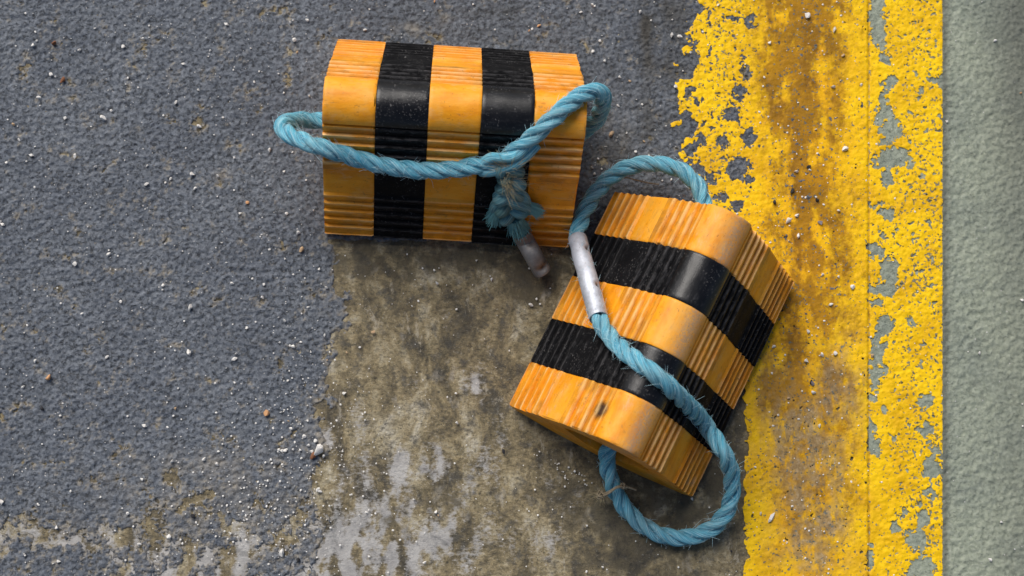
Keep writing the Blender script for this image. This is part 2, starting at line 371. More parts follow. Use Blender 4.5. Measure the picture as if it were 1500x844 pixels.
def rubber(name, black):
    t = NT(name); oi = t.n('ObjectInfo').outputs['Random']; w_ = t.math('MULTIPLY', oi, 40.)
    c = t.coord(); cl = t.coord((.35, 1, 1)); cv = t.coord((.55, 1, 1))
    a = t.noise(cl, 60, 5, .6, .2, w_); b = t.noise(c, 55, 5, .62, .1, w_); f = t.noise(c, 900, 3, .6, 0, w_); st = t.noise(cl, 330, 4, .6, 0, w_); sc = t.noise(t.coord((.05, 1, 1)), 700, 2, .5, 0, w_)
    sp = t.noise(c, 520, 2, .6, 0, w_)
    geo = t.n('NewGeometry').outputs['Pointiness']; cav = t.attr('groove')
    if black:
        col = t.ramp(b, [(.3, (.003, .003, .0035)), (.6, (.006, .006, .007)), (.8, (.016, .016, .017))])
        dust = t.math('MULTIPLY', t.ramp(sp, [(.60, 0.), (.67, 1.)]), t.ramp(b, [(.42, 0.), (.62, .55)]))
        col = t.mix(dust, col, (.22, .21, .20))
        col = t.mix(t.math('MULTIPLY', t.ramp(st, [(.54, 0.), (.68, .45)]), t.ramp(a, [(.42, .1), (.6, 1.)])), col, (.055, .054, .056))
        col = t.mix(t.math('MULTIPLY', t.attr('tip'), t.ramp(st, [(.40, 0.), (.58, .6)])), col, (.075, .073, .075))
        po = t.attr('polish'); t.t.links.new(t.math('ADD', .09, t.math('MULTIPLY', po, .30)), t.b.inputs['Specular IOR Level'])
        rough = t.mix(dust, t.mix(po, t.ramp(a, [(.3, .58), (.65, .75)]), t.ramp(a, [(.35, .24), (.6, .36)])), .9)
        h = t.math('ADD', t.math('MULTIPLY', st, .6), t.math('MULTIPLY', f, .25))
        return t.out(col, rough, h, .0006, .6)
    col = t.ramp(a, [(.36, (.72, .245, .006)), (.50, (.83, .325, .011)), (.64, (.88, .395, .035))])
    col = t.mix(t.ramp(b, [(.52, 0.), (.72, .55)]), col, (.84, .47, .12))
    col = t.mix(t.ramp(st, [(.26, .6), (.38, 0.)]), col, (.42, .13, .006))
    # grime that collects in the ribs and in long smears
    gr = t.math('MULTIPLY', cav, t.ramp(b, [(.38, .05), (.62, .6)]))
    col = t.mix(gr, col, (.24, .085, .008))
    sm = t.math('MULTIPLY', t.ramp(a, [(.58, 0.), (.72, .45)]), t.ramp(st, [(.42, 0.), (.60, 1.)]))
    col = t.mix(sm, col, (.20, .115, .045))
    col = t.mix(t.ramp(sp, [(.245, .8), (.30, 0.)]), col, (.10, .05, .02))
    col = t.mix(t.math('MULTIPLY', t.attr('stain'), t.ramp(f, [(.3, 1.), (.65, .7)]), True), col, (.06, .030, .018))
    col = t.mix(t.math('MULTIPLY', t.attr('dust'), t.ramp(sp, [(.36, .25), (.56, .80)])), col, (.40, .28, .18))
    tip = t.math('MULTIPLY', t.attr('tip'), t.ramp(t.noise(cl, 140, 4, .6, 0, w_), [(.40, 0.), (.58, .75)]))
    col = t.mix(tip, col, (.86, .56, .24))
    s1 = t.noise(t.n('Mapping', i_Vector=c, i_Rotation=(0, 0, .7), i_Scale=(.06, 1, 1)).outputs[0], 900, 2, .5, 0, w_); s2 = t.noise(t.n('Mapping', i_Vector=c, i_Rotation=(0, 0, -.5), i_Scale=(.08, 1, 1)).outputs[0], 800, 2, .5, 0, w_)
    scr = t.math('MULTIPLY', t.math('MAXIMUM', t.ramp(s1, [(.66, 0.), (.69, 1.)]), t.ramp(s2, [(.67, 0.), (.70, 1.)])), t.ramp(b, [(.45, 0.), (.58, .6)]))
    col = t.mix(scr, col, (.30, .14, .03))
    sf = t.noise(c, 130, 6, .75, .4, w_)
    col = t.mix(t.ramp(sf, [(.58, 0.), (.66, .6)]), col, (.36, .17, .04))
    sg = t.noise(t.coord((.5, 1, 1), loc=(.3, 0, 0)), 75, 7, .75, .5, w_)
    col = t.mix(t.ramp(sg, [(.56, 0.), (.70, .55)]), col, (.62, .44, .25))
    col = t.mix(t.ramp(t.noise(c, 260, 4, .7, 0, w_), [(.30, .7), (.37, 0.)]), col, (.14, .065, .018))
    rough = t.ramp(b, [(.3, .36), (.7, .56)])
    h = t.math('ADD', t.math('ADD', t.math('MULTIPLY', st, .7), t.math('MULTIPLY', b, .5)), t.math('MULTIPLY', f, .18))
    return t.out(col, rough, h, .0007, .6, Specular_IOR_Level=.30)
M_or, M_bk = rubber('orange_rubber', False), rubber('black_rubber', True)

# groove amount per profile vertex
def smooth_env(p): return env_z(p[0]) - p[1]
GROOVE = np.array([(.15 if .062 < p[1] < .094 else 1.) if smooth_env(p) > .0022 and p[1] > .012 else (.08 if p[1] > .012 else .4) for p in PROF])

TIP = np.array([1. if -.0012 < smooth_env(p) < .0009 and .012 < p[1] < .139 else 0. for p in PROF])
def chock(label, pose, L, seed, stains):
    root = empty('wheel_chock', label, 'wheel chock', group='orange and black striped wheel chocks')
    root.matrix_world = chock_xf(pose)
    n = len(PROF); r = np.random.default_rng(seed)
    ang = np.arctan2((PROF - HC)[:, 1] / HH, (PROF - HC)[:, 0] / HW)
    inner = np.stack([HW * np.cos(ang), HC[1] + HH * np.sin(ang)], 1)
    for k in range(5):
        u0 = -L / 2 + k * L / 5 + (.00015 if k else 0); u1 = -L / 2 + (k + 1) * L / 5 - (.00015 if k < 4 else 0)
        black = k % 2 == 1
        dv, dz = r.normal(0, .00025, 2); bulge = (.0004 if black else 0) + (.0006 if (seed == 1 and k == 3) else 0)
        us = [0, .0006, .0016] + list(np.linspace(.004, .046, 18)) + [(u1 - u0) - .0016, (u1 - u0) - .0006, (u1 - u0)]
        rings = []; att = []
        for j, du in enumerate(us):
            u = u0 + du; e = min(du, (u1 - u0) - du)
            inset = .0006 * max(0, 1 - e / .0012) if e < .0012 else 0
            P = PROF.copy(); rad = P - HC; rad /= np.linalg.norm(rad, axis=1)[:, None]
            wob = np.array([perlin(np.array([u / .02 + seed * 5.1]), np.array([i / 4. + k * 3.7]))[0] for i in range(n)]) * .0004
            wob += np.array([perlin(np.array([u / .006 + seed * 5.1]), np.array([i / 1.5 + k * 3.7]))[0] for i in range(n)]) * .00012
            chipd = 0
            if e < .001 and (k in (0, 4)):      # nicked outer rims
                chipd = np.clip(np.array([perlin(np.array([seed * 3.3 + k]), np.array([i / 2.1]))[0] for i in range(n)]) - .10, 0, 1) * .0055
            P = P + rad * (wob - inset - chipd + bulge)[:, None] if not np.isscalar(chipd) else P + rad * (wob - inset + bulge)[:, None]
            P[:, 1] = np.maximum(P[:, 1], 0)
            # outer ends are cut a little out of square: the foot sticks out in the middle
            endw = sstep(.6, 1., abs(u) / (L / 2)); foot = .0045 * (1 - (P[:, 0] / .104) ** 2) * sstep(.05, .02, P[:, 1]) if (u < 0 and seed == 2) else 0 * P[:, 0]
            rings.append([(u + (np.sign(u) * foot[i] * endw), P[i, 0] + dv, P[i, 1] + (dz if P[i, 1] > .01 else 0)) for i in range(n)])
        V = [p for rg in rings for p in rg]; F = []; m = len(us)
        for j in range(m - 1):
            for i in range(n):
                i2 = (i + 1) % n; F.append((j * n + i, (j + 1) * n + i, (j + 1) * n + i2, j * n + i2))
        # bore
        b0 = len(V)
        for j in (0, m - 1):
            for i in range(n):
                q = rings[j][i]; x = inner[i]
                ff = .0045 * sstep(.05, .02, x[1]) * sstep(.6, 1., abs(u0 if j == 0 else u1) / (L / 2)) * (1 - (x[0] / .104) ** 2) if ((u0 if j == 0 else u1) < 0 and seed == 2) else 0
                uu = (u0 if j == 0 else u1); V.append((uu + np.sign(uu) * ff, x[0], x[1]))
        for i in range(n):
            i2 = (i + 1) % n
            F.append((b0 + i, b0 + i2, b0 + n + i2, b0 + n + i))
            F.append((i, i2, b0 + i2, b0 + i)); j = (m - 1) * n
            F.append((j + i, b0 + n + i, b0 + n + i2, j + i2))
        V = np.array(V)
        me = mesh('segment', V, F, True)
        g = np.concatenate([np.tile(GROOVE, m), np.full(2 * n, .6)])
        st = np.zeros(len(V)); du_ = np.zeros(len(V))
        for (su, sv, ru, rv, a) in stains: st = np.maximum(st, a * np.exp(-(((V[:, 0] - su) / ru) ** 2 + ((V[:, 1] - sv) / rv) ** 2) ** 2) * (V[:, 2] > .06))
        pol = ((V[:, 2] > .136) & (abs(V[:, 1]) < .0245)).astype(float)
        if seed == 2: du_ = np.exp(-((V[:, 1] + .012) / .010) ** 2) * (V[:, 2] > .14) * 1.
        for nm, arr in (('polish', pol), ('groove', g), ('tip', np.concatenate([np.tile(TIP, m), np.zeros(2 * n)])), ('stain', st), ('dust', du_)):
            at = me.attributes.new(nm, 'FLOAT', 'POINT'); at.data.foreach_set('value', arr.astype(np.float32))
        me.update()
        # crisp creases on ribs and rims
        me.set_sharp_from_angle(angle=math.radians(38))
        link('black_band' if black else 'orange_section', me, M_bk if black else M_or, root)
    return root
C1 = chock('striped rubber wheel chock lying level at upper left, under the knotted blue rope', POSE[0], LEN[0], 1, [])
C2 = chock('striped rubber wheel chock lying tilted beside the yellow line, with metal sleeve resting on it', POSE[1], LEN[1], 2, [(-.0975, .0285, .0085, .0050, 1.4)])

INV = [chock_xf(p).inverted() for p in POSE]; XF = [chock_xf(p) for p in POSE]
def surf(x, y, pad=.0):
    z = .0015
    for k in (0, 1):
        q = INV[k] @ Vector((x, y, .08))
        if abs(q.x) < LEN[k] / 2 + pad and abs(q.y) < .1035 + pad:
            z = max(z, (XF[k] @ Vector((q.x, q.y, env_z(min(abs(q.y), .1035))))).z)
    return z
def on(px, py, off):                           # point lying on whatever surface is seen at this spot, lifted by off along the slope normal
    z = .05
    for _ in range(60):
        p = ray(px, py, z); nz = surf(p[0], p[1]) + off; z += .35 * (nz - z)
    return ray(px, py, z)
def hole(k, u):                                # on the bore axis
    return np.array(XF[k] @ Vector((u, 0, HC[1])))

# ------------------------------------------------------------------ ropes
def crom(P, closed=False, step=.0015):
    P = [np.array(p, float) for p in P]; n = len(P); out = []
    for i in range(n if closed else n - 1):
        p0, p1, p2, p3 = (P[(i - 1) % n], P[i], P[(i + 1) % n], P[(i + 2) % n]) if closed else (P[max(i - 1, 0)], P[i], P[i + 1], P[min(i + 2, n - 1)])
        t01 = max(np.linalg.norm(p1 - p0), 1e-6) ** .5; t12 = max(np.linalg.norm(p2 - p1), 1e-6) ** .5; t23 = max(np.linalg.norm(p3 - p2), 1e-6) ** .5
        m1 = (p2 - p1 + t12 * ((p1 - p0) / t01 - (p2 - p0) / (t01 + t12))) if t01 > 1e-2 else (p2 - p1)
        m2 = (p2 - p1 + t12 * ((p3 - p2) / t23 - (p3 - p1) / (t12 + t23))) if t23 > 1e-2 else (p2 - p1)
        k = max(2, int(np.linalg.norm(p2 - p1) / step))
        for j in range(k):
            t = j / k; out.append((2 * t**3 - 3 * t * t + 1) * p1 + (t**3 - 2 * t * t + t) * m1 + (-2 * t**3 + 3 * t * t) * p2 + (t**3 - t * t) * m2)
    if not closed: out.append(P[-1])
    return np.array(out)
def resample(P, step):
    d = np.concatenate([[0], np.cumsum(np.linalg.norm(np.diff(P, axis=0), axis=1))]); n = max(3, int(d[-1] / step) + 1)
    s = np.linspace(0, d[-1], n); return np.stack([np.interp(s, d, P[:, k]) for k in range(3)], 1), s
def frames(P):
    T = np.gradient(P, axis=0); T /= np.linalg.norm(T, axis=1)[:, None] + 1e-12
    N = np.zeros_like(P); a = np.array([0, 0, 1.]) if abs(T[0][2]) < .9 else np.array([1., 0, 0]); v = a - a @ T[0] * T[0]; N[0] = v / np.linalg.norm(v)
    for i in range(1, len(P)):
        v = N[i - 1] - N[i - 1] @ T[i] * T[i]; N[i] = v / np.linalg.norm(v)
    return T, N, np.cross(T, N)
def fibre_mat(name, cols, patch, grime=.0):
    t = NT(name); uv = t.n('UVMap').outputs[0]
    v = t.n('Mapping', i_Vector=uv, i_Scale=(22, 34, 1)).outputs[0]; v2 = t.n('Mapping', i_Vector=uv, i_Scale=(40, 80, 1)).outputs[0]
    f = t.noise(v, 1., 3, .6); g = t.noise(v2, 1., 3, .6); c = t.coord(); b = t.noise(c, 26, 4, .6); s = t.noise(c, 380, 3, .6)
    col = t.ramp(f, [(.32, cols[0]), (.46, cols[1]), (.58, cols[2]), (.72, cols[3])])
    col = t.mix(t.ramp(g, [(.50, 0.), (.72, .6)]), col, cols[3])
    col = t.mix(t.ramp(b, [(.48, 0.), (.70, .55)]), col, t.mix(.5, col, patch))
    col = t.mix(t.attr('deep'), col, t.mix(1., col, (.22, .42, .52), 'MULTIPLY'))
    col = t.mix(t.attr('dirty'), col, t.ramp(f, [(.3, (.035, .075, .065)), (.55, (.12, .20, .16)), (.8, (.30, .32, .23))]))
    return t.out(col, .85, t.math('ADD', f, t.math('MULTIPLY', g, .7)), .0022, 1., Specular_IOR_Level=.25)
M_rope = fibre_mat('blue_rope_fibre', [(.018, .21, .36), (.09, .45, .63), (.25, .66, .80), (.72, .86, .90)], (.46, .56, .50))
M_fib = NT('loose_blue_fibre').out((.52, .76, .84), .8, Specular_IOR_Level=.2)
M_dfib = NT('dirty_frayed_fibre').out((.16, .38, .40), .85, Specular_IOR_Level=.2)
M_tfib = NT('tan_fibre').out((.33, .28, .17), .85, Specular_IOR_Level=.2)

def tube(V, F, UV, P, rad, nseg=10, off0=None, ph=None, squash=None, deep=None, cap=True, T=None, N=None, B=None, s=None, v0=0.):
    if T is None: T, N, B = frames(P)
    b = len(V); n = len(P)
    if s is None: s = np.concatenate([[0], np.cumsum(np.linalg.norm(np.diff(P, axis=0), axis=1))])
    rad = np.broadcast_to(rad, (n,))
    for i in range(n):
        for j in range(nseg):
            a = 2 * math.pi * j / nseg
            V.append(P[i] + rad[i] * (math.cos(a) * N[i] + math.sin(a) * B[i]))
    for i in range(n - 1):
        for j in range(nseg):
            j2 = (j + 1) % nseg
            F.append((b + i * nseg + j, b + i * nseg + j2, b + (i + 1) * nseg + j2, b + (i + 1) * nseg + j))
            UV.append(((s[i] * 2 + v0, j / nseg), (s[i] * 2 + v0, (j + 1) / nseg), (s[i + 1] * 2 + v0, (j + 1) / nseg), (s[i + 1] * 2 + v0, j / nseg)))
    if cap:
        for e, rev in ((0, True), (n - 1, False)):
            idx = [b + e * nseg + j for j in range(nseg)]; F.append(tuple(idx[::-1] if rev else idx)); UV.append(tuple((s[e], .5) for _ in idx))
def fin(name, V, F, UV, mat, parent, attrs=None):
    me = mesh(name, V, F); ul = me.uv_layers.new(name='UVMap'); flat = np.array([c for f in UV for c in f], np.float32)
    ul.data.foreach_set('uv', flat.ravel())
    for k in ('deep', 'dirty'):
        at = me.attributes.new(k, 'FLOAT', 'POINT'); at.data.foreach_set('value', np.asarray((attrs or {}).get(k, np.zeros(len(V))), np.float32))
    return link(name, me, mat, parent)
RR = .0087
def rope_geo(path, pitch=.064, R=RR, dirty=None, phase=0., radmod=None):
    P, s = resample(path, .0011); T, N, B = frames(P)
    # smooth centre line a little
    V, F, UV, deep, dt = [], [], [], [], []
    rs = R * .52; ro = R * .50
    for k in range(3):
        ph = phase + 2 * math.pi * k / 3 + 2 * math.pi * s / pitch + .25 * np.sin(s / .031 + 1.3)
        rr = ro * (1 + .05 * np.sin(s / .017 + k * 2))
        C = P + (rr * np.cos(ph))[:, None] * N + (rr * np.sin(ph))[:, None] * B
        # strand frame carried round with the lay so the yarns run along it
        On = np.cos(ph)[:, None] * N + np.sin(ph)[:, None] * B
        Ts = np.gradient(C, axis=0); Ts /= np.linalg.norm(Ts, axis=1)[:, None]
        Nn = On - (On * Ts).sum(1)[:, None] * Ts; Nn /= np.linalg.norm(Nn, axis=1)[:, None]; Bn = np.cross(Ts, Nn)
        rad = rs * (1 + .07 * np.sin(s / .023 + k * 2.1) + .04 * np.sin(s / .009 + k))
        if radmod is not None: rad = rad * radmod(s); C = P + (C - P) * radmod(s)[:, None]
        b = len(V); tube(V, F, UV, C, rad, 14, T=Ts, N=Nn, B=Bn, s=s, v0=k * 7.7)
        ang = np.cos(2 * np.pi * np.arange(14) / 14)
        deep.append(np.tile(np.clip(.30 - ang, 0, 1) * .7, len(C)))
        for j in range(14):       # yarn ridges
            pass
    deep = np.concatenate(deep)
    if dirty is not None: dt = np.tile(np.repeat(np.array([dirty(x) for x in s]), 14), 3)
    else: dt = np.zeros(len(V))
    return V, F, UV, dict(deep=deep, dirty=dt), (P, s, T, N, B)
def hairs(fr, n, rnd, lo=.004, hi=.014, s0=0, s1=1e9, R=RR, th=.00011):
    P, s, T, N, B = fr; V, F, UV = [], [], []
    idx = np.where((s >= s0) & (s <= s1))[0]
    for _ in range(n):
        i = int(rnd.choice(idx)); a = rnd.uniform(0, 2 * math.pi); o = math.cos(a) * N[i] + math.sin(a) * B[i]
        L = rnd.uniform(lo, hi) * rnd.uniform(.4, 1); p = P[i] + o * R * .88; sg = rnd.choice([-1, 1])
        side_ = np.cross(T[i], o); d = T[i] * sg * rnd.uniform(.4, 1) + side_ * rnd.normal(0, .6) + o * rnd.uniform(.05, .55); d /= np.linalg.norm(d)
        curl = rnd.normal(0, 1, 3) * .9 - o * .7; pts = []
        for t in np.linspace(0, 1, 5): pts.append(p + d * L * t + curl * L * .35 * t * t)
        tube(V, F, UV, np.array(pts), th * np.array([1, 1, .9, .7, .4]), 3, cap=False)
    return V, F, UV
def brush(p, d, n, L, rnd, spread=.5, r0=.003, th=.00022, jit=.12, curl=.25):
    V, F, UV = [], [], []; d = np.array(d, float); d /= np.linalg.norm(d)
    a = np.cross(d, [0, 0, 1.]); a /= np.linalg.norm(a); b = np.cross(d, a)
    for _ in range(n):
        q = rnd.normal(0, 1, 2) * .45; q = q / max(1, np.linalg.norm(q)); st = p + (a * q[0] + b * q[1]) * r0
        dd = d + (a * q[0] + b * q[1]) * spread + rnd.normal(0, jit, 3); dd /= np.linalg.norm(dd); l = L * rnd.uniform(.6, 1.1); cu = rnd.normal(0, 1, 3) * curl
        pts = [st + dd * l * t + cu * l * t * t for t in np.linspace(-.1, 1, 6)]
        tube(V, F, UV, np.array(pts), th * np.array([1, 1, 1, 1, .9, .6]), 4, cap=False)
    return V, F, UV

def merge(*gs):
    V, F, U = [], [], []
    for g in gs:
        b = len(V); V.extend(g[0]); F.extend([tuple(b + i for i in f) for f in g[1]]); U.extend(g[2])
    return V, F, U
# aluminium sleeve --------------------------------------------------
def alu_mat(name, tint, rough):
    t = NT(name); c = t.coord(); b = t.noise(c, 60, 5, .65); f = t.noise(c, 500, 3, .6); s = t.noise(t.coord((1, 1, .1)), 400, 3, .6)
    col = t.ramp(b, [(.3, tuple(x * .62 for x in tint)), (.55, tint), (.75, tuple(min(1, x * 1.15) for x in tint))])
    col = t.mix(t.ramp(f, [(.26, .8), (.36, 0.)]), col, (.13, .10, .075))
    col = t.mix(t.ramp(t.attr('dent'), [(.35, 0.), (.75, .85)]), col, (.05, .035, .028))  # darkens the dent floors in the colour, since soft light barely shades them
    return t.out(col, t.ramp(s, [(.3, rough), (.7, rough + .2)]), t.math('ADD', b, t.math('MULTIPLY', f, .3)), .0005, .7, Metallic=.6)
M_alu = alu_mat('crimped_aluminium', (.66, .69, .76), .46); M_alu2 = alu_mat('dull_brown_aluminium', (.26, .245, .235), .5)
def sleeve(path, R, mat, parent, dents, label=None, tcap=False):
    P, s = resample(path, .0008); T, N, B = frames(P); V, F, UV = [], [], []; ns = 40; n = len(P); DN = []
    for layer in (0, 1):
        for i in range(n):
            e = min(s[i], s[-1] - s[i]); r = R * (1 - .03 * max(0, 1 - e / .002)) * (1 + .012 * math.sin(s[i] / .009))
            if layer: r = R - .0013
            for j in range(ns):
                a = 2 * math.pi * j / ns; q = P[i] + r * (math.cos(a) * N[i] + math.sin(a) * B[i])
                dn = 0
                if True:
                    for (sd_, ad, dep, ws, wa) in dents:
                        da = (a - ad + math.pi) % (2 * math.pi) - math.pi
                        dn = max(dn, min(1, dep / .004) * math.exp(-((s[i] - sd_ * s[-1]) / ws) ** 2 - (da / wa) ** 2))
                        q = q - (math.cos(a) * N[i] + math.sin(a) * B[i]) * dep * math.exp(-((s[i] - sd_ * s[-1]) / ws) ** 2 - (da / wa) ** 2)
                V.append(q); DN.append(dn)
    for layer in (0, 1):
        b = layer * n * ns
        for i in range(n - 1):
            for j in range(ns):
                j2 = (j + 1) % ns; f = (b + i * ns + j, b + i * ns + j2, b + (i + 1) * ns + j2, b + (i + 1) * ns + j); F.append(f[::-1] if layer else f)
    for i in (0, n - 1):
        for j in range(ns):
            j2 = (j + 1) % ns; b = n * ns; F.append((i * ns + j, b + i * ns + j, b + i * ns + j2, i * ns + j2))
    if tcap: F.append(tuple((n - 1) * ns + j for j in range(ns)))
    me = mesh('metal_sleeve', V, F); at = me.attributes.new('dent', 'FLOAT', 'POINT'); at.data.foreach_set('value', np.array(DN, np.float32)); me.set_sharp_from_angle(angle=math.radians(50)); return link('metal_sleeve', me, mat, parent)

def up_angle(path, px):                        # angle (in the tube frame) that points up / sideways
    P, s = resample(path, .0008); T, N, B = frames(P); i = len(P) // 2
    v = np.array(px, float); v = v - v @ T[i] * T[i]; return math.atan2(v @ B[i], v @ N[i])

# rope through the tilted chock
r2 = np.random.default_rng(22)
def zz(px, py, z): return ray(px, py, z)
p2 = [hole(1, -.09), hole(1, -.03), hole(1, .03), hole(1, .10), zz(1031, 300, .050), zz(1022, 272, .046), zz(998, 250, .042), zz(958, 240, .040), zz(918, 246, .038), zz(884, 268, .034), zz(860, 302, .034), zz(848, 336, .044)]
sl_pts = [zz(846, 350, .052), zz(853, 378, .068), zz(862, 410, .086), zz(870, 440, .100), zz(877, 466, .112)]
p2 += sl_pts
p2 += [on(893, 492, .0085), on(920, 519, .0085), on(948, 540, .009), on(978, 564, .009), on(1008, 594, .0085), on(1036, 626, .0095), zz(1059, 660, .078), zz(1072, 700, .052), zz(1067, 742, .030), zz(1044, 773, .016), zz(1006, 788, .0115),
       zz(966, 783, .0115), zz(930, 760, .012), zz(905, 728, .018), zz(892, 694, .030), zz(889, 668, .040)]
path2 = crom(p2, closed=True)
path2 = np.concatenate([path2, path2[:1]])
def thin2(s_):
    P_, ss = resample(path2, .0011); i0 = ss[np.argmin(np.linalg.norm(P_ - sl_pts[0], axis=1))]; i1 = ss[np.argmin(np.linalg.norm(P_ - sl_pts[-1], axis=1))]
    return 1 - .45 * sstep(i0 - .002, i0 + .006, s_) * sstep(i1 + .002, i1 - .006, s_)
R2 = empty('rope', 'blue loop of rope through the tilted chock, joined by a shiny metal sleeve', 'rope', tuple(zz(1006, 788, 0)), )
bpy.context.view_layer.update()
def attach(root):                              # children are built in world space: cancel the root offset
    for ch in list(root.children): ch.matrix_parent_inverse = Matrix.Translation(root.location).inverted()
Vr, Fr, Ur, A2, fr2 = rope_geo(path2, radmod=thin2)
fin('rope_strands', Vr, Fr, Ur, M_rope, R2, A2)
fin('loose_fibres', *hairs(fr2, 1900, r2, .004, .013, th=.00018), M_fib, R2)
slp = crom([sl_pts[0] + (sl_pts[0] - sl_pts[1]) * .02] + sl_pts[1:]); sa = up_angle(slp, (.75, .1, .62))
sleeve(slp, RR * 1.10, M_alu, R2, [(.20, sa, .0040, .0034, .45), (.66, sa, .0040, .0034, .45), (.40, sa + 1.6, .0012, .008, .9), (.12, sa + 2.6, .001, .006, 1.)])
attach(R2)

# knotted rope over the level chock
r1 = np.random.default_rng(11)
J = on(735, 240, .010)
p1 = [hole(0, 0.), hole(0, -.06), hole(0, -.118), zz(452, 176, .064), zz(428, 177, .076), zz(414, 184, .092), zz(419, 194, .106), zz(440, 205, .118), zz(474, 217, .128), on(520, 232, .0095), on(563, 243, .0095), on(612, 249, .0095), on(662, 248, .0095), on(700, 243, .010), on(730, 236, .0115),
      on(758, 219, .0105), on(788, 193, .0095), on(816, 167, .009), on(843, 145, .0095), zz(866, 134, .161), zz(881, 139, .148), zz(881, 156, .122), zz(871, 178, .092), hole(0, .118), hole(0, .06)]
path1 = crom(p1, closed=True); path1 = np.concatenate([path1, path1[:1]])
R1 = empty('rope', 'blue rope with a frayed knot wrapped around the level striped chock', 'rope', tuple(on(735, 300, 0)))
bpy.context.view_layer.update()
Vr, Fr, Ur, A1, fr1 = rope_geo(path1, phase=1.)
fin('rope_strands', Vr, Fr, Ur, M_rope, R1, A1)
hv = hairs(fr1, 1900, r1, .004, .013, th=.00018); fin('loose_fibres', *hv, M_fib, R1)
# knot: three strands plaited down the slope below the join
def kn(pts, rad, dirty, name='knot_strand', phase=0.):
    P = crom(pts, step=.0008); P, s = resample(P, .0008); V, F, UV = [], [], []
    rr = np.full(len(P), rad); 
    tube(V, F, UV, P, rr * (1 + .08 * np.sin(s / .005)), 14, v0=phase)
    return V, F, UV, dirty
KV, KF, KU, KD = [], [], [], []
def addk(pts, rad, dirty, ph=0.):
    V, F, UV, d = kn(pts, rad, dirty, phase=ph); b = len(KV); KV.extend(V); KF.extend([tuple(b + i for i in f) for f in F]); KU.extend(UV); KD.extend([d] * len(V))
q = lambda x, y, h: on(x, y, h)
# collar of strands over the main rope
addk([q(708, 238, .012), q(722, 231, .0185), q(738, 232, .0225), q(754, 229, .021), q(772, 215, .014), q(782, 205, .010)], .0050, .05, 1)
addk([q(704, 251, .010), q(718, 251, .0175), q(736, 248, .0225), q(755, 240, .0215), q(772, 228, .016), q(786, 212, .010)], .0052, .12, 2)
# three-strand plait hanging down the slope
cl_ = crom([q(738, 238, .012), q(749, 256, .0125), q(748, 276, .013), q(746, 296, .014), q(752, 318, .013)], step=.0008); cl_, sl_ = resample(cl_, .0009)
Tk, Nk, Bk = frames(cl_)
up_ = np.array([0, -.75, .66]); sd_k = np.cross(Tk, up_); sd_k /= np.linalg.norm(sd_k, axis=1)[:, None]; nn_ = np.cross(sd_k, Tk)
for k in range(3):
    th_ = 2 * math.pi * sl_ / .044 + 2 * math.pi * k / 3 + .4; grow = .0082 + .0022 * sstep(.02, .045, sl_)
    Pk = cl_ + (grow * np.sin(th_))[:, None] * sd_k + (.0048 * np.sin(2 * th_))[:, None] * nn_
    V_, F_, U_ = [], [], []; tube(V_, F_, U_, Pk, .0060 * (1 + .09 * np.sin(sl_ / .0035 + k)), 16, v0=10 + k * 3.1)
    b_ = len(KV); KV.extend(V_); KF.extend([tuple(b_ + i for i in f) for f in F_]); KU.extend(U_); KD.extend([.55 + .14 * k] * len(V_))
# last turn round the plait
addk([q(724, 306, .010), q(730, 297, .018), q(744, 293, .0245), q(758, 297, .0255), q(770, 303, .019), q(776, 308, .010)], .0056, .6, 7)
addk([q(728, 288, .012), q(738, 281, .021), q(752, 279, .0225), q(766, 288, .019), q(772, 298, .012)], .0052, .5, 9)
fin('knot', KV, KF, KU, M_rope, R1, dict(dirty=np.array(KD), deep=np.zeros(len(KV))))
def fray(base, tipp, n, L, name='frayed_end', sp=.5, r0=.004):
    d = np.array(tipp) - np.array(base); ln = np.linalg.norm(d)
    g = merge(brush(np.array(base), d, n, ln * L, r1, sp * .12, r0, .00042, .05, .07), brush(np.array(base), d, n // 14, ln * L, r1, sp * .5, r0, .00016))
    fin(name, *g, M_dfib, R1)
fray(q(732, 301, .015), q(719, 326, .010), 420, .9, sp=.8, r0=.0042)
fray(q(770, 299, .014), q(793, 313, .010), 420, .9, sp=.8, r0=.0040)
fray(q(754, 320, .013), q(763, 345, .011), 800, .85, sp=.5, r0=.0080)
g = brush(q(740, 262, .024), np.array([.6, -.3, .4]), 90, .022, r1, 1.4, .008, .00012)
g2 = brush(q(745, 240, .026), np.array([-.2, .5, .6]), 120, .014, r1, 1.6, .014, .00012)
fin('loose_fibres', *merge(g, g2), M_tfib, R1)
st_ = [q(762, 340, .012), q(770, 354, .012), zz(780, 372, .030), zz(790, 390, .022), zz(795, 398, .018)]
slp1 = crom(st_); sb = up_angle(slp1, (.3, .2, 1))
sleeve(slp1, .0096, M_alu2, R1, [(.42, sb, .0022, .004, .6), (.86, sb + .2, .003, .004, .8)], tcap=True)
attach(R1)

# twine tied round the lower loop ------------------------------------
def twine_mat():
    t = NT('tan_twine'); c = t.coord(); f = t.noise(c, 900, 3, .6); return t.out(t.ramp(f, [(.3, (.16, .12, .07)), (.7, (.46, .39, .27))]), .9, f, .0006, 1.)
M_tw = twine_mat()
tw = empty('twine', 'thin tan twine tied round the blue rope below the tilted chock', 'string', tuple(zz(905, 728, .0)))
bpy.context.view_layer.update()
V, F, U = [], [], []
def tpath(pts, r=.0011):
    P = crom(pts, step=.0006); tube(V, F, U, P, r, 6)
tpath([zz(884, 727, .024), zz(893, 722, .034), zz(903, 715, .037), zz(913, 713, .034), zz(917, 716, .020)])
tpath([zz(884, 724, .024), zz(894, 719, .033), zz(904, 713, .0365), zz(914, 711, .030), zz(918, 712, .018)], .0010)
tpath([zz(912, 714, .034), zz(920, 714, .033), zz(932, 718, .030)], .0010)
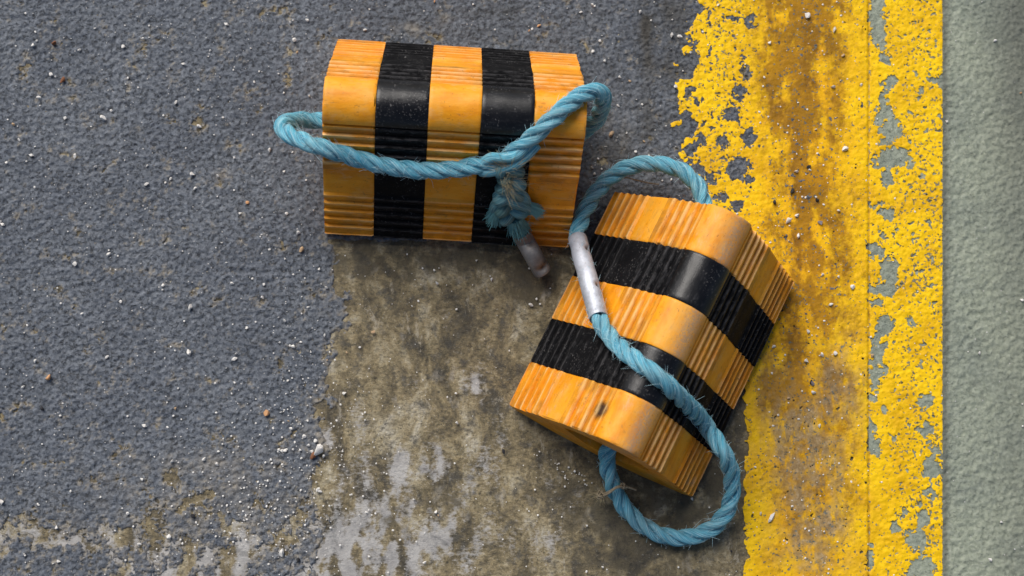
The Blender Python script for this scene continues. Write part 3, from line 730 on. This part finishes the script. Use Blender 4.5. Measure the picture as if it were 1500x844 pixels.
for (cx, cy, cz, rr, n) in ((880, 725, .022, .0055, 9), (912, 712, .033, .0035, 6)):
    c0 = zz(cx, cy, cz)
    for k in range(n):
        a = r1.normal(0, 1, 3); a /= np.linalg.norm(a); b = np.cross(a, r1.normal(0, 1, 3)); b /= np.linalg.norm(b); c2 = np.cross(a, b)
        pts = [c0 + rr * r1.uniform(.5, .9) * (math.cos(t) * b + math.sin(t) * c2) for t in np.linspace(0, 5, 8)]; tpath(pts, .0009)
fin('twine_knot', V, F, U, M_tw, tw)
g = brush(zz(880, 725, .022), np.array([-.5, -.2, .4]), 60, .008, r1, 1.8, .005, .00012); fin('loose_fibres', *g, M_tfib, tw); attach(tw)
# straw
V, F, U = [], [], []
tube(V, F, U, crom([zz(903, 257, .030), zz(925, 262, .024), zz(945, 267, .018), zz(965, 270, .010)]), .0006, 6)
me_straw = mesh('dry_straw', V, F); o = link('dry_straw', me_straw, M_tw)
o['label'] = 'thin dry straw lying inside the blue rope loop above the tilted chock'; o['category'] = 'straw'

# ------------------------------------------------------------------ grit
def stone_mat(name, a, b):
    t = NT(name); f = t.noise(t.coord(), 400, 3, .6); return t.out(t.ramp(f, [(.3, a), (.7, b)]), .85, f, .0004, .7)
MS = dict(white=stone_mat('white_grit', (.60, .57, .52), (.86, .84, .80)), tan=stone_mat('tan_grit', (.40, .25, .13), (.62, .45, .28)), rust=stone_mat('rust_grit', (.16, .06, .025), (.30, .13, .06)),
          black=stone_mat('black_grit', (.008, .008, .010), (.03, .03, .035)), grey=stone_mat('grey_grit', (.16, .14, .17), (.32, .29, .32)), orange=stone_mat('orange_grit', (.55, .26, .10), (.72, .42, .22)))
import bmesh
def pebble_mesh(seed):
    r = random.Random(seed); bm = bmesh.new(); bmesh.ops.create_icosphere(bm, subdivisions=2, radius=1)
    for _ in range(9):                         # knock flats off it
        n = Vector((r.gauss(0, 1), r.gauss(0, 1), r.gauss(0, .7))).normalized(); d = r.uniform(.38, .72)
        for v in bm.verts:
            h = v.co.dot(n)
            if h > d: v.co -= n * (h - d)
    sx, sy = r.uniform(.8, 1.2), r.uniform(.65, 1.)
    for v in bm.verts: v.co.x *= sx; v.co.y *= sy; v.co.z *= .62
    me = bpy.data.meshes.new('pebble'); bm.to_mesh(me); bm.free(); return me
PM = {c: [pebble_mesh(i * 7 + k) for i in range(5)] for k, c in enumerate(MS)}
for c in PM:
    for me in PM[c]: me.materials.append(MS[c])
def ground_z(px): return .0022 if px < 1010 or px > 1275 else .0024
def stone(px, py, d, col, label, group=None, el=1., k=None):
    p = ray(px, py, .002); me = PM[col][random.randrange(5)]
    o = bpy.data.objects.new('pebble', me); S.collection.objects.link(o); r = d * .0007 / 2 * 1.4
    o.scale = (r * el, r, r); o.rotation_euler = (0, 0, random.uniform(0, 6.28) if el == 1 else 1.1); o.location = (p[0], p[1], ground_z(px) - .0004 + r * .5)
    o['label'] = label; o['category'] = 'pebble'
    if group: o['group'] = group
    return o
NAMED = [(151, 173, 9, 'white', 'largest white crumb on the dark floor left of the level chock', 1), (79, 64, 9, 'rust', 'rust brown crumb near the upper left corner of the grey floor', 1), (92, 118, 7, 'rust', 'small brown crumb just below the rust brown one, upper left', 1.5),
 (72, 554, 10, 'orange', 'pale orange crumb alone on the grey floor, far lower left', 1), (279, 451, 10, 'white', 'angular white crumb on the grey floor between far left edge and bare concrete', 1.2), (391, 605, 9, 'orange', 'orange crumb on the grey floor left of the bare concrete', 1),
 (467, 658, 15, 'white', 'biggest white chunk, at the left rim of the bare concrete', 1.4), (458, 668, 9, 'rust', 'brown crumb touching the biggest white chunk', 1.2), (413, 810, 8, 'white', 'elongated white crumb near the bottom, left of the bare concrete', 1.5), (283, 756, 7, 'black', 'black crumb on the worn grey floor at lower left', 1),
 (62, 598, 7, 'black', 'dark crumb below the pale orange one at far left', 1), (1181, 23, 10, 'white', 'biggest white crumb on the stained top of the yellow line', 1), (1222, 44, 8, 'white', 'white crumb right of the biggest one on the yellow line', 1.2), (1237, 219, 9, 'white', 'white crumb beside the seam in the upper yellow line', 1),
 (1220, 128, 8, 'white', 'lone white crumb on the brown part of the yellow line, upper half', 1), (1184, 245, 6, 'black', 'topmost of three black crumbs on the yellow line', 1), (1160, 280, 8, 'black', 'middle and largest of three black crumbs on the yellow line', 1.2), (1134, 296, 7, 'black', 'lowest of three black crumbs, nearest the tilted chock', 1),
 (1154, 323, 9, 'white', 'white crumb on the yellow line just above the tilted chock corner', 1.2), (1201, 327, 7, 'grey', 'grey crumb on the yellow line right of the tilted chock', 1), (1189, 561, 8, 'grey', 'mauve grey crumb on the grimy yellow line', 1), (1129, 759, 9, 'white', 'long white crumb low on the yellow line, right of the rope loop', 1.6),
 (640, 415, 7, 'white', 'white crumb alone on bare concrete just below the level chock', 1), (547, 486, 6, 'tan', 'tan crumb on bare concrete below the left half of the level chock', 1), (896, 197, 8, 'tan', 'tan crumb on dark floor right of the level chock', 1.2), (1013, 731, 5, 'white', 'white crumb at the lowest corner of the tilted chock', 1), (441, 366, 8, 'tan', 'tan crumb near the lower left corner of the level chock', 1)]
for (x, y, d, c, l, e) in NAMED: stone(x, y, d, c, l, el=e)
GL = {'L': ('small white crumb of grit on the dark grey floor left of the chocks', 'white crumbs on the grey floor'), 'C': ('small pale crumb of grit on the bare concrete between the chocks and bottom edge', 'pale crumbs on the bare concrete'),
      'Y': ('small white crumb of grit on the yellow line', 'white crumbs on the yellow line'), 'T': ('small white crumb of grit on the dark floor around the top of the chocks', 'white crumbs on the floor above the chocks'), 'R': ('small white crumb of grit on the green grey floor', 'white crumbs on the green grey floor')}
FIX = [(140, 245, 8), (281, 256, 8), (210, 57, 7), (332, 36, 7), (431, 60, 8), (49, 67, 7), (54, 60, 5), (269, 94, 6), (258, 150, 6), (215, 270, 7), (395, 220, 6), (109, 387, 8), (159, 373, 7), (420, 314, 6), (450, 30, 6), (425, 33, 6), (277, 517, 9), (344, 526, 8), (417, 470, 7), (429, 508, 7), (212, 624, 7),
       (52, 529, 6), (157, 523, 6), (445, 640, 7), (248, 785, 8), (204, 797, 6), (187, 753, 6), (252, 676, 7), (318, 680, 6), (120, 460, 5), (384, 436, 6), (95, 173, 6), (163, 163, 5), (28, 205, 5), (10, 238, 5), (250, 262, 5), (466, 717, 7), (462, 645, 7), (452, 652, 6), (474, 668, 6), (457, 661, 7), (984, 52, 9), (995, 54, 8), (990, 128, 7), (1052, 8, 7), (1127, 64, 7),
       (1166, 252, 8), (1167, 316, 7), (1228, 309, 7), (1248, 422, 9), (1224, 518, 8), (1204, 520, 7), (1180, 529, 8), (1191, 575, 7), (1200, 624, 6), (1114, 752, 6), (1133, 508, 6), (1195, 190, 5), (504, 577, 7), (698, 382, 4), (851, 18, 5), (878, 60, 5), (868, 75, 6), (886, 90, 5), (1457, 60, 6), (1450, 820, 6), (1497, 440, 6), (1466, 765, 5), (1387, 178, 5)]
def reg(x, y):
    if x > 1380: return 'R'
    if x > 1010: return 'Y'
    if x > 478 and y > 355: return 'C'
    return 'L' if x < 478 else 'T'
def blocked(x, y):
    if 465 < x < 866 and 45 < y < 372: return True
    p = ray(x, y, 0); q_ = INV[1] @ Vector((p[0], p[1], .0)); return abs(q_.x) < .15 and abs(q_.y) < .115
ANCH = [(151, 173, 'the largest crumb at left'), (79, 64, 'the rust brown crumb'), (72, 554, 'the pale orange crumb'), (279, 451, 'the angular white crumb'), (391, 605, 'the orange crumb by the concrete'),
  (467, 658, 'the biggest white chunk'), (413, 810, 'the elongated crumb at the bottom'), (283, 756, 'the black crumb at lower left'), (1181, 23, 'the biggest crumb on yellow paint'), (1237, 219, 'the crumb beside the seam'), (1160, 280, 'the largest black crumb'),
  (1189, 561, 'the mauve grey crumb'), (1129, 759, 'the long crumb on yellow paint'), (404, 185, 'the bend of the knotted rope'), (475, 345, "the level chock's lower left corner"), (490, 52, "the level chock's upper left corner"), (855, 82, "the level chock's upper right corner"),
  (930, 228, 'the upper loop of rope'), (1163, 409, "the tilted chock's right corner"), (745, 590, "the tilted chock's left corner"), (1010, 790, 'the lower loop of rope'), (797, 398, 'the dull metal sleeve'), (1380, 120, "the yellow line's upper right rim"), (1380, 750, "the yellow line's lower right rim"),
  (0, 0, "the photo's upper left corner"), (0, 844, "the photo's lower left corner"), (1500, 0, "the photo's upper right corner"), (1500, 844, "the photo's lower right corner"), (1500, 420, "the photo's right edge")]
def crumb(x, y, d, c):
    ax, ay, an = min(ANCH, key=lambda t: (t[0] - x) ** 2 + (t[1] - y) ** 2); r_ = math.hypot(x - ax, y - ay)
    dr = ['right of', 'below right of', 'below', 'below left of', 'left of', 'above left of', 'above', 'above right of'][int(round(math.atan2(y - ay, x - ax) / (math.pi / 4))) % 8]
    return '%s %s crumb %s %s %s' % ('tiny' if d < 4 else ('small' if d < 6 else 'larger'), c, 'just' if r_ < 45 else ('some way' if r_ < 110 else 'far'), dr, an)
cnt = len(FIX)
for (x, y, d) in FIX:
    k = reg(x, y); stone(x, y, d * .9, 'white', crumb(x, y, d, 'white'), GL[k][1])
rp = random.Random(5); spots = []
while cnt < 262:
    x = rp.uniform(0, 1500); y = rp.uniform(0, 844); k = reg(x, y)
    if blocked(x, y): continue
    dens = dict(L=.8, C=.28, Y=.5, T=.75, R=.05)[k]
    if k == 'L' : dens *= .45 + .9 * math.exp(-((x - 420) / 120) ** 2)
    if k == 'Y': dens *= 1.4 if 1120 < x < 1270 else .25
    if rp.random() > dens: continue
    c = rp.choices(['white', 'tan', 'black', 'orange'], [.86, .08, .03, .03])[0] if k != 'Y' else rp.choices(['white', 'black', 'tan'], [.7, .15, .15])[0]
    grp = GL[k][1]
    if c != 'white': grp = grp.replace('white', c).replace('pale', c)
    d = 2.6 + 4.2 * rp.random() ** 2; stone(x, y, d, c, crumb(x, y, d, c), grp); cnt += 1
byl = {}
for o_ in S.objects:
    if o_.get('category') == 'pebble': byl.setdefault(o_['label'], []).append(o_)
for lb, os_ in byl.items():
    if len(os_) > 1:                           # alike neighbours: told apart by their order from left to right
        os_.sort(key=lambda o_: o_.location.x); m_ = len(os_); nm_ = {2: ['left', 'right'], 3: ['left', 'middle', 'right']}.get(m_) or ['leftmost', 'second', 'third', 'fourth', 'fifth', 'sixth', 'seventh'][:m_ - 1] + ['rightmost']
        for o_, w_ in zip(os_, nm_): o_['label'] = w_ + ' ' + lb
# uncountable dust-fine grit, one object
bm = bmesh.new(); rp = random.Random(9); n = 0
def speck(x, y, d):
    p = ray(x, y, .002); r = d * .0007 / 2; z = .0022 + r * .3
    m = Matrix.Translation((p[0], p[1], z)) @ Matrix.Rotation(rp.uniform(0, 6.3), 4, 'Z') @ Matrix.Diagonal((r * rp.uniform(.8, 1.4), r, r * .7, 1))
    bmesh.ops.create_icosphere(bm, subdivisions=1, radius=1, matrix=m)
while n < 1500:
    t = rp.random()
    if t < .55: x = rp.uniform(-60, 1560); y = rp.uniform(-60, 904)
    elif t < .72: x = rp.gauss(440, 60); y = rp.gauss(650, 90)
    elif t < .80: x = rp.gauss(845, 22); y = rp.gauss(665, 22)
    elif t < .92: x = rp.gauss(1195, 45); y = rp.uniform(-20, 844)
    else: x = rp.gauss(360, 70); y = rp.gauss(770, 50)
    if blocked(x, y) or (x > 1380 and rp.random() > .1): continue
    speck(x, y, rp.choice([1.2, 1.4, 1.6, 1.9, 2.4, 3.3])); n += 1
me = bpy.data.meshes.new('grit'); bm.to_mesh(me); bm.free(); me.materials.append(MS['white'])
o = bpy.data.objects.new('grit', me); S.collection.objects.link(o); o['kind'] = 'stuff'; o['label'] = 'fine white grit scattered over the whole floor'; o['category'] = 'grit'
